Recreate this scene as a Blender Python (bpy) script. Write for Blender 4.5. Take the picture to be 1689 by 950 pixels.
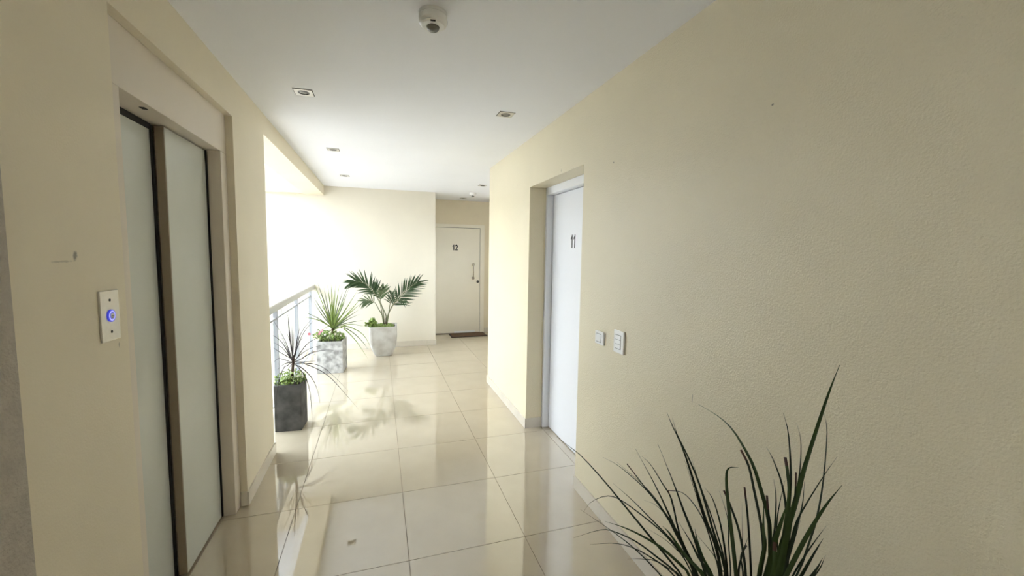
import bpy, bmesh, math, random
from mathutils import Vector, Matrix
random.seed(7)
SC = bpy.context.scene
COL = SC.collection
for o in list(bpy.data.objects):
    bpy.data.objects.remove(o, do_unlink=True)

# ------------------------------------------------------------------ camera
CAM_H = 1.57
F_PX, YAW, PITCH, ROLL = 677.8, 17.932, -4.856, 0.885
a, b, c = math.radians(YAW), math.radians(PITCH), math.radians(ROLL)
FW = Vector((math.sin(a)*math.cos(b), math.cos(a)*math.cos(b), math.sin(b)))
r0 = Vector((math.cos(a), -math.sin(a), 0)); u0 = r0.cross(FW)
RT = r0*math.cos(c) + u0*math.sin(c); UP = -r0*math.sin(c) + u0*math.cos(c)
cd = bpy.data.cameras.new('camera'); cam = bpy.data.objects.new('camera', cd); COL.objects.link(cam)
cd.sensor_fit = 'HORIZONTAL'; cd.sensor_width = 36.0; cd.lens = 36.0*F_PX/1689.0
cd.clip_start = 0.02; cd.clip_end = 200
M3 = Matrix((RT, UP, -FW)).transposed()
cam.matrix_world = Matrix.Translation((0, 0, CAM_H)) @ M3.to_4x4()
SC.camera = cam

# ------------------------------------------------------------------ daylight
w = bpy.data.worlds.new('daylight'); SC.world = w; w.use_nodes = True
bg = w.node_tree.nodes['Background']
bg.inputs[0].default_value = (0.84, 0.918, 1.0, 1); bg.inputs[1].default_value = 1.0
vs = SC.view_settings
vs.view_transform = 'Standard'; vs.look = 'None'; vs.gamma = 1.0; vs.use_curve_mapping = False
vs.exposure = 4.3

# ------------------------------------------------------------------ measures (metres)
H = 2.547            # ceiling
XL, XR = -0.787, 1.239   # corridor wall faces
XO = -1.05           # outer face of the left wall and beam
YF = 6.936; XC = 0.894   # wall at the end of the opening and its right corner
YD = 7.818           # wall with door 12
YR = 4.736           # end of the right wall
YJ1, YJ2, ZD = 3.369, 2.388, 2.136   # door 11 recess
YO = 3.466; ZB = 2.40   # opening: near edge, beam underside
YE1, YE2, ZL = 2.787, 1.652, 2.321   # lift recess
YN = 1.20            # grey plaster begins
YB = -5.0            # rear end of the corridor
RO0, RO1 = -4.7, -2.9   # unseen opening added behind the camera to light the near walls
S, TX, TY = 0.6262, 0.128, 2.0282   # tile size and one joint crossing

# ------------------------------------------------------------------ materials
def node_mat(name, col, rough=0.5, metal=0.0, bump=0.0, bscale=200.0, var=0.0, vscale=3.0, spec=0.5, emit=None, estr=0.0,
             trans=0.0, coat=0.0, bdetail=4.0, subs=0.0, rvar=0.0):
    m = bpy.data.materials.new(name); m.use_nodes = True
    nt = m.node_tree; N = nt.nodes; L = nt.links; p = N['Principled BSDF']
    p.inputs['Base Color'].default_value = (*col, 1); p.inputs['Roughness'].default_value = rough
    p.inputs['Metallic'].default_value = metal; p.inputs['Specular IOR Level'].default_value = spec
    p.inputs['Transmission Weight'].default_value = trans; p.inputs['Coat Weight'].default_value = coat
    if emit:
        p.inputs['Emission Color'].default_value = (*emit, 1); p.inputs['Emission Strength'].default_value = estr
    tc = N.new('ShaderNodeTexCoord')
    if var:
        n = N.new('ShaderNodeTexNoise'); n.inputs['Scale'].default_value = vscale; n.inputs['Detail'].default_value = 6
        L.new(tc.outputs['Object'], n.inputs['Vector'])
        mx = N.new('ShaderNodeMix'); mx.data_type = 'RGBA'; mx.blend_type = 'MULTIPLY'; mx.name = 'tint'
        mx.inputs[0].default_value = 1.0
        cr = N.new('ShaderNodeValToRGB'); cr.color_ramp.elements[0].position = 0.3; cr.color_ramp.elements[1].position = 0.7
        cr.color_ramp.elements[0].color = (1-var, 1-var, 1-var, 1); cr.color_ramp.elements[1].color = (1, 1, 1, 1)
        L.new(n.outputs['Fac'], cr.inputs[0]); mx.inputs[6].default_value = (*col, 1)
        L.new(cr.outputs[0], mx.inputs[7]); L.new(mx.outputs[2], p.inputs['Base Color'])
    if bump:
        n2 = N.new('ShaderNodeTexNoise'); n2.inputs['Scale'].default_value = bscale; n2.inputs['Detail'].default_value = bdetail
        L.new(tc.outputs['Object'], n2.inputs['Vector'])
        bn = N.new('ShaderNodeBump'); bn.inputs['Strength'].default_value = bump; bn.inputs['Distance'].default_value = 0.004
        L.new(n2.outputs['Fac'], bn.inputs['Height']); L.new(bn.outputs[0], p.inputs['Normal'])
    return m

def add_marks(m, marks):
    """small scuffs and specks on a painted wall: (point, radii, darkness)"""
    nt = m.node_tree; N = nt.nodes; L = nt.links; p = N['Principled BSDF']
    src = p.inputs['Base Color'].links[0].from_socket
    geo = N.new('ShaderNodeNewGeometry')
    nz = N.new('ShaderNodeTexNoise'); nz.inputs['Scale'].default_value = 90
    L.new(geo.outputs['Position'], nz.inputs['Vector'])
    for pt, rad, dark in marks:
        sub = N.new('ShaderNodeVectorMath'); sub.operation = 'SUBTRACT'; sub.inputs[1].default_value = pt
        L.new(geo.outputs['Position'], sub.inputs[0])
        mul = N.new('ShaderNodeVectorMath'); mul.operation = 'DIVIDE'; mul.inputs[1].default_value = rad
        L.new(sub.outputs[0], mul.inputs[0])
        ln = N.new('ShaderNodeVectorMath'); ln.operation = 'LENGTH'; L.new(mul.outputs[0], ln.inputs[0])
        ad = N.new('ShaderNodeMath'); ad.operation = 'ADD'; L.new(ln.outputs['Value'], ad.inputs[0])
        L.new(nz.outputs['Fac'], ad.inputs[1])
        mr = N.new('ShaderNodeMapRange'); mr.inputs[1].default_value = 0.9; mr.inputs[2].default_value = 1.4
        mr.inputs[3].default_value = dark; mr.inputs[4].default_value = 1.0
        L.new(ad.outputs[0], mr.inputs[0])
        mx = N.new('ShaderNodeMix'); mx.data_type = 'RGBA'; mx.blend_type = 'MULTIPLY'; mx.inputs[0].default_value = 1
        L.new(src, mx.inputs[6]); L.new(mr.outputs[0], mx.inputs[7]); src = mx.outputs[2]
    L.new(src, p.inputs['Base Color'])

CREAM = (0.83, 0.742, 0.575)
MAT = {}
MAT['wall'] = node_mat('cream_wall_paint', CREAM, 0.62, bump=0.35, bscale=150, var=0.05, vscale=2.2, spec=0.4)
MAT['wall_r'] = node_mat('cream_textured_wall_paint', (0.82, 0.737, 0.535), 0.40, bump=0.55, bscale=170, var=0.05, vscale=2.2, spec=0.45)
MAT['wall_l'] = node_mat('cream_lift_wall_paint', (0.82, 0.740, 0.575), 0.62, bump=0.18, bscale=150, var=0.06, vscale=2.0, spec=0.4)
MAT['wall_f'] = node_mat('overexposed_cream_wall', (0.82, 0.765, 0.645), 0.62, bump=0.3, bscale=150, var=0.04, vscale=2.2, spec=0.4)  # same cream paint, made paler to imitate its overexposure
MAT['rough'] = node_mat('grey_rough_plaster', (0.52, 0.47, 0.40), 0.85, bump=1.0, bscale=120, var=0.15, vscale=30, bdetail=8)
MAT['ceil'] = node_mat('white_ceiling_paint', (0.90, 0.905, 0.93), 0.8, bump=0.06, bscale=160, var=0.02, vscale=2)
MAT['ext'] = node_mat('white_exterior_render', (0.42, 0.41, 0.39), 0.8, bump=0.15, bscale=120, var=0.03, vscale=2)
MAT['tile'] = node_mat('polished_beige_porcelain', (0.56, 0.48, 0.36), 0.0, var=0.06, vscale=5, spec=1.0)
MAT['tile'].node_tree.nodes['Principled BSDF'].inputs['IOR'].default_value = 2.0
MAT['skirt'] = node_mat('beige_porcelain_skirting', (0.74, 0.68, 0.58), 0.2, var=0.06, vscale=8)
MAT['grout'] = node_mat('brown_grout', (0.22, 0.17, 0.12), 0.9)
MAT['white'] = node_mat('white_lacquer', (0.86, 0.87, 0.90), 0.35, var=0.02, vscale=3)
MAT['doorcream'] = node_mat('cream_lacquer', (0.87, 0.82, 0.71), 0.4, var=0.03, vscale=3)
MAT['liftframe'] = node_mat('lift_frame_paint', (0.74, 0.66, 0.55), 0.45, var=0.04, vscale=4)
MAT['liftpanel'] = node_mat('lift_panel_grey_green', (0.60, 0.61, 0.54), 0.33, var=0.06, vscale=2.5, bump=0.02, bscale=300)
MAT['liftedge'] = node_mat('lift_panel_edge', (0.33, 0.27, 0.19), 0.45, var=0.1, vscale=9)
MAT['black'] = node_mat('black_gap', (0.012, 0.011, 0.010), 0.8)
MAT['ink'] = node_mat('black_numeral_vinyl', (0.012, 0.012, 0.014), 0.4)
MAT['steel'] = node_mat('brushed_steel', (0.62, 0.60, 0.56), 0.38, metal=0.7, var=0.08, vscale=60)
MAT['chrome'] = node_mat('chrome', (0.62, 0.60, 0.56), 0.18, metal=1.0)
MAT['darkmetal'] = node_mat('dark_metal', (0.06, 0.055, 0.05), 0.35, metal=0.6)
MAT['plastic'] = node_mat('white_plastic', (0.84, 0.83, 0.80), 0.3)
MAT['lens'] = node_mat('grey_sensor_lens', (0.20, 0.20, 0.17), 0.25)
MAT['blue'] = node_mat('blue_light_ring', (0.05, 0.06, 0.45), 0.3, emit=(0.06, 0.08, 1.0), estr=0.022)
MAT['bluepale'] = node_mat('pale_blue_light_ring', (0.5, 0.5, 0.9), 0.3, emit=(0.40, 0.42, 1.0), estr=0.045)
MAT['mat'] = node_mat('brown_coir', (0.16, 0.09, 0.05), 0.95, bump=1.0, bscale=300, var=0.4, vscale=200)
MAT['matedge'] = node_mat('dark_mat_border', (0.05, 0.035, 0.025), 0.8)
MAT['rail'] = node_mat('white_rail_paint', (0.56, 0.55, 0.52), 0.4)
MAT['railbar'] = node_mat('pale_grey_rail_metal', (0.38, 0.39, 0.41), 0.4)
MAT['soil'] = node_mat('dark_soil', (0.045, 0.03, 0.02), 0.95, bump=1.0, bscale=90, var=0.4, vscale=60)
MAT['court'] = node_mat('pale_courtyard_paving', (0.24, 0.23, 0.22), 0.8, var=0.1, vscale=1.0)
def concrete(name, lo, hi, scale, rough=0.75):
    m = node_mat(name, hi, rough, bump=0.35, bscale=60, var=0.2, vscale=scale)
    nt = m.node_tree
    for n in nt.nodes:
        if n.type == 'VALTORGB':
            n.color_ramp.elements[0].color = (*[l/h_ for l, h_ in zip(lo, hi)], 1)
            n.color_ramp.elements[0].position = 0.36; n.color_ramp.elements[1].position = 0.62
    return m
MAT['pot1'] = concrete('charcoal_concrete', (0.030, 0.029, 0.028), (0.085, 0.082, 0.078), 9)
MAT['pot2'] = concrete('blotched_grey_concrete', (0.26, 0.25, 0.24), (0.56, 0.55, 0.53), 13)
MAT['pot3'] = concrete('smooth_grey_concrete', (0.46, 0.43, 0.39), (0.62, 0.605, 0.57), 6)
def leaf_mat(name, col, tip=None, rough=0.45):
    m = node_mat(name, col, rough, var=0.25, vscale=25, spec=0.28)
    p = m.node_tree.nodes['Principled BSDF']
    return m
MAT['leaf_fg'] = leaf_mat('dark_green_strap_leaf', (0.014, 0.027, 0.008), rough=0.5)
MAT['leaf_fg2'] = leaf_mat('mid_green_strap_leaf', (0.034, 0.062, 0.012), rough=0.5)
MAT['leaf_tip'] = leaf_mat('brown_cut_leaf_tip', (0.075, 0.035, 0.022))
MAT['leaf_drac'] = leaf_mat('dark_purple_dracaena_leaf', (0.050, 0.038, 0.042))
MAT['leaf_cord'] = leaf_mat('green_cordyline_leaf', (0.21, 0.29, 0.07))
MAT['leaf_cord2'] = leaf_mat('grey_green_cordyline_leaf', (0.13, 0.17, 0.085))
MAT['leaf_palm'] = leaf_mat('palm_leaflet', (0.050, 0.095, 0.036))
MAT['leaf_palm2'] = leaf_mat('young_palm_leaflet', (0.13, 0.19, 0.085))
MAT['stem'] = leaf_mat('palm_stem', (0.22, 0.23, 0.12))
MAT['bark'] = leaf_mat('brown_trunk', (0.10, 0.06, 0.045))
MAT['herb'] = leaf_mat('bright_green_herb', (0.34, 0.46, 0.13))
MAT['herb2'] = leaf_mat('mid_green_herb', (0.17, 0.26, 0.06))
MAT['pink'] = node_mat('pink_petal', (0.62, 0.12, 0.24), 0.5)
MAT['petal'] = node_mat('white_petal', (0.85, 0.80, 0.74), 0.5)
MAT['yellow'] = node_mat('yellow_flower_heart', (0.7, 0.5, 0.08), 0.5)
# clear slightly blue railing glass: mostly transparent with a gloss
def glass_mat():
    m = bpy.data.materials.new('clear_railing_glass'); m.use_nodes = True
    nt = m.node_tree; N = nt.nodes; L = nt.links
    for n in list(N):
        if n.type != 'OUTPUT_MATERIAL': N.remove(n)
    out = [n for n in N if n.type == 'OUTPUT_MATERIAL'][0]
    t = N.new('ShaderNodeBsdfTransparent'); t.inputs[0].default_value = (0.95, 0.975, 0.985, 1)
    g = N.new('ShaderNodeBsdfGlossy'); g.inputs['Roughness'].default_value = 0.02
    lw = N.new('ShaderNodeLayerWeight'); lw.inputs['Blend'].default_value = 0.5
    pw = N.new('ShaderNodeMath'); pw.operation = 'POWER'; pw.inputs[1].default_value = 5; L.new(lw.outputs['Facing'], pw.inputs[0])
    f = N.new('ShaderNodeMath'); f.operation = 'MULTIPLY_ADD'; f.inputs[1].default_value = 0.55; f.inputs[2].default_value = 0.03; L.new(pw.outputs[0], f.inputs[0])
    mx = N.new('ShaderNodeMixShader'); L.new(f.outputs[0], mx.inputs[0]); L.new(t.outputs[0], mx.inputs[1]); L.new(g.outputs[0], mx.inputs[2])
    L.new(mx.outputs[0], out.inputs[0])
    return m
MAT['glass'] = glass_mat()

# ------------------------------------------------------------------ helpers
def tag(o, label=None, cat=None, group=None, kind=None):
    if label: o['label'] = label
    if cat: o['category'] = cat
    if group: o['group'] = group
    if kind: o['kind'] = kind
    return o
def thing(name, label, cat, loc=(0, 0, 0), group=None, kind=None):
    o = bpy.data.objects.new(name, None); COL.objects.link(o); o.location = loc
    o.empty_display_size = 0.05
    return tag(o, label, cat, group, kind)
ORG = {}
def origin(o):
    v = Vector((0, 0, 0))
    while o: v = v + o.location; o = o.parent
    return v
class MB:
    """collects geometry in world coordinates; build() links it as one mesh object"""
    def __init__(s): s.v = []; s.f = []; s.mi = []
    def quadbox(s, P, mi=0):
        i = len(s.v); s.v += [tuple(p) for p in P]
        for q in ((0, 3, 2, 1), (4, 5, 6, 7), (0, 1, 5, 4), (1, 2, 6, 5), (2, 3, 7, 6), (3, 0, 4, 7)):
            s.f.append(tuple(i+k for k in q)); s.mi.append(mi)
        return s
    def box(s, x0, x1, y0, y1, z0, z1, mi=0):
        return s.quadbox([(x0, y0, z0), (x1, y0, z0), (x1, y1, z0), (x0, y1, z0), (x0, y0, z1), (x1, y0, z1), (x1, y1, z1), (x0, y1, z1)], mi)
    def lathe(s, cx, cy, prof, n=24, axis='z', mi=0, cz=0.0):
        """prof: list of (radius, height) ; axis z or x (height along the axis)"""
        i = len(s.v)
        for r, h in prof:
            for k in range(n):
                t = 2*math.pi*k/n
                if axis == 'z': s.v.append((cx+r*math.cos(t), cy+r*math.sin(t), h))
                elif axis == 'x': s.v.append((h, cy+r*math.cos(t), cz+r*math.sin(t)))
                else: s.v.append((cx+r*math.cos(t), h, cz+r*math.sin(t)))
        for j in range(len(prof)-1):
            for k in range(n):
                k2 = (k+1) % n
                s.f.append((i+j*n+k, i+j*n+k2, i+(j+1)*n+k2, i+(j+1)*n+k)); s.mi.append(mi)
        s.f.append(tuple(i+k for k in range(n))[::-1]); s.mi.append(mi)
        s.f.append(tuple(i+(len(prof)-1)*n+k for k in range(n))); s.mi.append(mi)
        return s
    def tube(s, pts, rad, n=6, mi=0):
        pts = [Vector(p) for p in pts]; i = len(s.v); m = len(pts)
        for j, p in enumerate(pts):
            t = (pts[min(j+1, m-1)]-pts[max(j-1, 0)]).normalized()
            ref = Vector((0, 0, 1)) if abs(t.z) < 0.9 else Vector((1, 0, 0))
            u = t.cross(ref).normalized(); v = t.cross(u)
            r = rad[j] if isinstance(rad, (list, tuple)) else rad
            for k in range(n):
                q = 2*math.pi*k/n; s.v.append(tuple(p+u*r*math.cos(q)+v*r*math.sin(q)))
        for j in range(m-1):
            for k in range(n):
                k2 = (k+1) % n
                s.f.append((i+j*n+k, i+j*n+k2, i+(j+1)*n+k2, i+(j+1)*n+k)); s.mi.append(mi)
        s.f.append(tuple(i+k for k in range(n))[::-1]); s.f.append(tuple(i+(m-1)*n+k for k in range(n))); s.mi += [mi, mi]
        return s
    def strip(s, pts, width, normal, fold=0.25, profile=None, mi=0, tipmi=None):
        """a leaf blade: three vertices across with a V fold, tapering to a point"""
        pts = [Vector(p) for p in pts]; m = len(pts); i = len(s.v); normal = Vector(normal).normalized()
        for j, p in enumerate(pts):
            t = (pts[min(j+1, m-1)]-pts[max(j-1, 0)]).normalized()
            side = t.cross(normal)
            side = side.normalized() if side.length > 1e-4 else t.orthogonal().normalized()
            nn = side.cross(t).normalized()
            u = j/(m-1)
            wv = width*(profile(u) if profile else (0.55+0.45*min(1, u*4))*max(0.04, (1-u**2.2)))*0.5
            s.v += [tuple(p-side*wv+nn*wv*fold), tuple(p), tuple(p+side*wv+nn*wv*fold)]
        for j in range(m-1):
            for k in (0, 1):
                s.f.append((i+3*j+k, i+3*j+k+1, i+3*j+4+k, i+3*j+3+k))
                s.mi.append(tipmi if (tipmi is not None and j >= m-3) else mi)
        return s
    def build(s, name, mat, parent=None, bevel=0.0, smooth=False, label=None, kind=None):
        org = origin(parent) if parent else Vector((0, 0, 0))
        me = bpy.data.meshes.new(name)
        me.from_pydata([(x-org.x, y-org.y, z-org.z) for x, y, z in s.v], [], s.f)
        mats = mat if isinstance(mat, (list, tuple)) else [mat]
        for m in mats: me.materials.append(MAT[m] if isinstance(m, str) else m)
        if len(mats) > 1:
            for p, k in zip(me.polygons, s.mi): p.material_index = k
        if smooth:
            for p in me.polygons: p.use_smooth = True
        me.update()
        o = bpy.data.objects.new(name, me); COL.objects.link(o)
        if parent: o.parent = parent
        if bevel:
            md = o.modifiers.new('bevel', 'BEVEL'); md.width = bevel; md.segments = 2; md.limit_method = 'ANGLE'
        if smooth and False: pass
        return tag(o, label=label, kind=kind)
def rebase(o, loc):
    """move a top-level mesh's origin without moving the mesh"""
    d = Vector(loc)-o.location
    for v in o.data.vertices: v.co -= d
    o.location = loc
def at(px, axis, val):
    """the point of the place seen at a photo pixel on the plane axis = val"""
    d = RT*((px[0]-844.5)/F_PX) - UP*((px[1]-475)/F_PX) + FW
    o = Vector((0, 0, CAM_H)); t = (val-o[axis])/d[axis]
    return o+d*t
def smooth_pts(P, n):
    P = [Vector(p) for p in P]
    Q = [P[0]*2-P[1]] + P + [P[-1]*2-P[-2]]
    out = []; segs = len(P)-1
    for k in range(n):
        u = k/(n-1)*segs; i = min(int(u), segs-1); t = u-i
        p0, p1, p2, p3 = Q[i], Q[i+1], Q[i+2], Q[i+3]
        out.append(0.5*((2*p1)+(p2-p0)*t+(2*p0-5*p1+4*p2-p3)*t*t+(3*p1-p0-3*p2+p3)*t**3))
    return out
def struct(name, mb, mat, label, cat, **k):
    o = mb.build(name, mat, **k); return tag(o, label, cat, kind='structure')

# ------------------------------------------------------------------ setting: walls
m = MB()
m.box(XO, XL, YN, YE2, 0, H)                       # beside the lift
m.box(XO, XL, YE2, YE1, ZL, H)                     # above the lift
m.box(XO, XL, YE1, YO, 0, H)                       # pier between lift and opening
m.box(XO-0.12, XO, YN-1.6, YO, 0, H)                   # back of the lift recess
m.box(XO, XL, YO, YF, ZB, H)                       # beam over the opening
wl = struct('wall_left', m, 'wall_l', 'cream painted left wall with lift recess and beam over the opening', 'wall')
m = MB(); m.box(XO, XL+0.012, RO1, YN, 0, H)
m.box(XO, XL+0.012, RO0, RO1, 0, 0.95); m.box(XO, XL+0.012, RO0, RO1, ZB, H); m.box(XO, XL+0.012, YB, RO0, 0, H)
struct('wall_left_plaster', m, 'rough', 'grey rough plaster strip of wall at the left edge', 'wall')
m = MB()
m.box(XR, 1.62, YB, YJ2, 0, H)
m.box(XR, 1.62, YJ2, YJ1, ZD, H)
m.box(XR, 1.62, YJ1, YR, 0, H)
m.box(1.52, 1.62, YJ2, YJ1, 0, ZD)
wr = struct('wall_right', m, 'wall_r', 'long cream textured right wall with the recess of door 11', 'wall')
m = MB(); m.box(1.62, 2.55, YR-0.15, YR, 0, H)
struct('wall_return', m, 'wall', 'cream wall turning right behind the right wall corner', 'wall')
WY0, WY1, WZ0, WZ1 = 5.70, 6.35, 1.05, 2.0
m = MB(); m.box(2.4, 2.55, YR, WY0, 0, H); m.box(2.4, 2.55, WY1, YD, 0, H); m.box(2.4, 2.55, WY0, WY1, 0, WZ0); m.box(2.4, 2.55, WY0, WY1, WZ1, H)
struct('wall_side', m, 'wall', 'cream side wall of the passage to door 12', 'wall')
m = MB(); m.box(XC-0.15, 2.55, YD, YD+0.18, 0, H)
struct('wall_end', m, 'wall', 'cream wall around door 12', 'wall')
m = MB()
m.box(-1.9, XC, YF, YD, -3.0, H)
struct('wall_far', m, 'wall_f', 'bright cream wall behind the potted plants', 'wall')
m = MB(); m.box(XO-0.12, 1.62, YB-0.15, YB, 0, H)
struct('wall_rear', m, 'wall', 'cream wall closing the corridor behind the camera', 'wall')
m = MB(); m.box(XO-0.12, 2.55, YB-0.15, YD+0.18, H, H+0.2)
struct('ceiling', m, 'ceil', 'flat white painted ceiling', 'ceiling')
wn = thing('fill_window_1', 'unseen white framed window added to brighten the passage to door 12', 'window', (2.47, (WY0+WY1)/2, WZ0), kind='structure')  # unseen window, put in so daylight reaches door 12
for y0_, y1_, z0_, z1_ in ((WY0, WY1, WZ0, WZ0+0.05), (WY0, WY1, WZ1-0.05, WZ1), (WY0, WY0+0.05, WZ0+0.05, WZ1-0.05), (WY1-0.05, WY1, WZ0+0.05, WZ1-0.05)):
    MB().box(2.45, 2.50, y0_, y1_, z0_, z1_).build('window_frame', 'white', wn)
MB().box(2.473, 2.477, WY0+0.05, WY1-0.05, WZ0+0.05, WZ1-0.05).build('pane', 'glass', wn)
# beam and slab of the floor above, outside the opening
m = MB(); m.box(-1.9, XO, YF-0.16, YF, ZB+0.003, 2.76)
struct('trim_1', m, 'wall', 'cream beam across the top of the bright wall outside the opening', 'beam')
m = MB(); m.box(-2.7, XO, 3.40, YF, 2.76, 2.95)
struct('ceiling_outside', m, 'ceil', 'slab soffit outside the opening', 'ceiling')
m = MB(); m.box(-30, 30, -30, 30, -3.2, -3.0)
struct('floor_courtyard', m, 'court', 'pale courtyard paving below the gallery', 'ground')

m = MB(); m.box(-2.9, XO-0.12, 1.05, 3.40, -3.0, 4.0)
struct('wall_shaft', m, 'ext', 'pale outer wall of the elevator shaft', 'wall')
m = MB(); m.box(-7.3, -7.0, -12, 14, -3.0, 3.4)  # unseen wall, added to cut low sky light through the opening
struct('wall_sky_block', m, 'ext', 'unseen pale wall added across the courtyard to block low sky', 'wall')

# ------------------------------------------------------------------ floor of single tiles
m = MB(); m.box(XO-0.03, 2.55, YB-0.15, YD+0.18, -0.30, -0.0035)
floor = struct('floor', m, 'grout', 'polished beige porcelain tile floor', 'floor')
G = 0.0016
m = MB(); m.box(-S/2+G, S/2-G, -S/2+G, S/2-G, -0.006, 0.0)
tile_mesh = None
for i in range(-2, 4):
    for j in range(-12, 10):
        x0 = TX+i*S; y0 = TY+j*S
        if y0 > YD or y0+S < YB: continue
        cx, cy = x0+S/2, y0+S/2
        if i == -2:
            t = MB().box(XO-0.02, x0+S-G, y0+G, y0+S-G, -0.006, 0.0).build('tile', 'tile', floor); continue
        if i == 3 and y0+S < YR-0.2: continue
        if tile_mesh is None:
            t = m.build('tile', 'tile', floor); tile_mesh = t.data
        else:
            t = bpy.data.objects.new('tile', tile_mesh); COL.objects.link(t); t.parent = floor
        t.location = (cx, cy, 0)

# ------------------------------------------------------------------ skirting, piece by piece
SK, ST = 0.088, 0.011
def skirting(name, label, runs):
    root = thing(name, label, 'baseboard', (runs[0][1], runs[0][2], 0), kind='structure')
    for ax, p, q, r, sgn in runs:
        # ax 'y': along y at x=p from q to r, sticking out sgn ; ax 'x': along x from p to q at y=r
        if ax == 'y':
            y = q
            k0 = math.floor((q-TY)/S)
            cuts = [q]+[TY+k*S for k in range(k0, k0+20) if q+0.03 < TY+k*S < r-0.03]+[r]
            for u, v in zip(cuts, cuts[1:]):
                MB().box(min(p, p+sgn*ST), max(p, p+sgn*ST), u+0.0007, v-0.0007, 0.0003, SK).build('skirting_tile', 'skirt', root, bevel=0.0012)
        else:
            k0 = math.floor((p-TX)/S)
            cuts = [p]+[TX+k*S for k in range(k0, k0+20) if p+0.03 < TX+k*S < q-0.03]+[q]
            for u, v in zip(cuts, cuts[1:]):
                MB().box(u+0.0007, v-0.0007, min(r, r+sgn*ST), max(r, r+sgn*ST), 0.0003, SK).build('skirting_tile', 'skirt', root, bevel=0.0012)
skirting('baseboard_right', 'beige tile skirting along the right wall', [
    ('y', XR, YB, YJ2, -1), ('y', XR, YJ1-ST, YR+ST, -1), ('x', XR, 1.384, YJ1, -1), ('x', XR, 1.384, YJ2, 1)])
skirting('baseboard_left', 'beige tile skirting on the pier beside the lift', [
    ('y', XL, YE1-ST, YO+ST, 1), ('x', XL-0.034, XL, YE1, -1), ('x', XO+0.1, XL, YO, 1), ('y', XL, YN+0.01, YE2, 1)])
skirting('baseboard_far', 'beige tile skirting under the bright wall behind the potted plants', [('x', XO, XC+ST, YF, -1), ('y', XC, YF, YD, 1)])
skirting('baseboard_end', 'beige tile skirting right of door 12', [('x', 1.962, 2.40, YD, -1)])

# ------------------------------------------------------------------ numerals
DIGITS = {
    '1': [[(0.46, 0.0), (0.80, 0.0), (0.80, 1.0), (0.56, 1.0), (0.46, 0.88)], [(0.46, 0.88), (0.16, 0.78), (0.16, 0.62), (0.46, 0.72)]],
    '2': [],
}
_c = [(0.13, 0.70), (0.20, 0.84), (0.36, 0.91), (0.56, 0.91), (0.74, 0.84), (0.80, 0.70), (0.74, 0.54), (0.56, 0.37), (0.36, 0.20), (0.22, 0.06)]
for _k in range(len(_c)-1):
    (ax_, ay_), (bx_, by_) = _c[_k], _c[_k+1]
    def _off(k):
        p0, p1 = _c[max(k-1, 0)], _c[min(k+1, len(_c)-1)]; dx, dy = p1[0]-p0[0], p1[1]-p0[1]; l = math.hypot(dx, dy)
        return (-dy/l*0.145, dx/l*0.105)
    oa, ob = _off(_k), _off(_k+1)
    DIGITS['2'].append([(ax_+oa[0], ay_+oa[1]), (bx_+ob[0], by_+ob[1]), (bx_-ob[0], by_-ob[1]), (ax_-oa[0], ay_-oa[1])])
DIGITS['2'].append([(0.04, 0.0), (0.94, 0.0), (0.94, 0.17), (0.04, 0.17)])
def numerals(text, parent, height, width, mtx, name='numeral'):
    """each digit a thin raised sticker; mtx places local (x right, y up, z out)"""
    cw = width/len(text)
    for k, ch in enumerate(text):
        m = MB()
        for poly in DIGITS[ch]:
            i = len(m.v); n = len(poly)
            for z in (-0.0002, 0.0014):
                m.v += [tuple(mtx @ Vector(((x*0.92+k+0.04)*cw, y*height, z))) for x, y in poly]
            m.f += [tuple(i+n+q for q in range(n)), tuple(i+q for q in range(n))[::-1]]
            m.f += [(i+q, i+(q+1) % n, i+n+(q+1) % n, i+n+q) for q in range(n)]
        m.mi = [0]*len(m.f)
        m.build(name, 'ink', parent, label='black numeral %s' % ch)

# ------------------------------------------------------------------ door 11
DX = 1.388
d1 = thing('door_1', 'white door numbered 11 set back in the right wall', 'door', (DX, (YJ1+YJ2)/2, 0), kind='structure')
fw_, fd = 0.032, 0.058
MB().box(DX, 1.52, YJ1-fw_, YJ1, 0, ZD).build('door_frame_post', 'white', d1, bevel=0.002)
MB().box(DX, 1.52, YJ2, YJ2+fw_, 0, ZD).build('door_frame_post', 'white', d1, bevel=0.002)
MB().box(DX, 1.52, YJ2+fw_, YJ1-fw_, ZD-0.062, ZD).build('door_frame_head', 'white', d1, bevel=0.002)
leaf = MB().box(DX+fd, DX+fd+0.04, YJ2+fw_+0.004, YJ1-fw_-0.006, 0.006, ZD-0.066).build('door_leaf', 'white', d1, bevel=0.002)
MB().box(DX+fd+0.045, DX+fd+0.06, YJ2+fw_, YJ1-fw_, 0.0, ZD-0.062).build('shadow_gap', 'black', d1)
lx = DX+fd
c1 = at((941, 398), 0, lx); c2 = at((950, 398), 0, lx)
zt = at((945.5, 387), 0, lx).z; zb = at((945.5, 409), 0, lx).z
mt = Matrix(((0, 0, -1, lx), (-1, 0, 0, c1.y), (0, 1, 0, zb), (0, 0, 0, 1)))
numerals('11', d1, zt-zb, c1.y-c2.y, mt)

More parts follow.
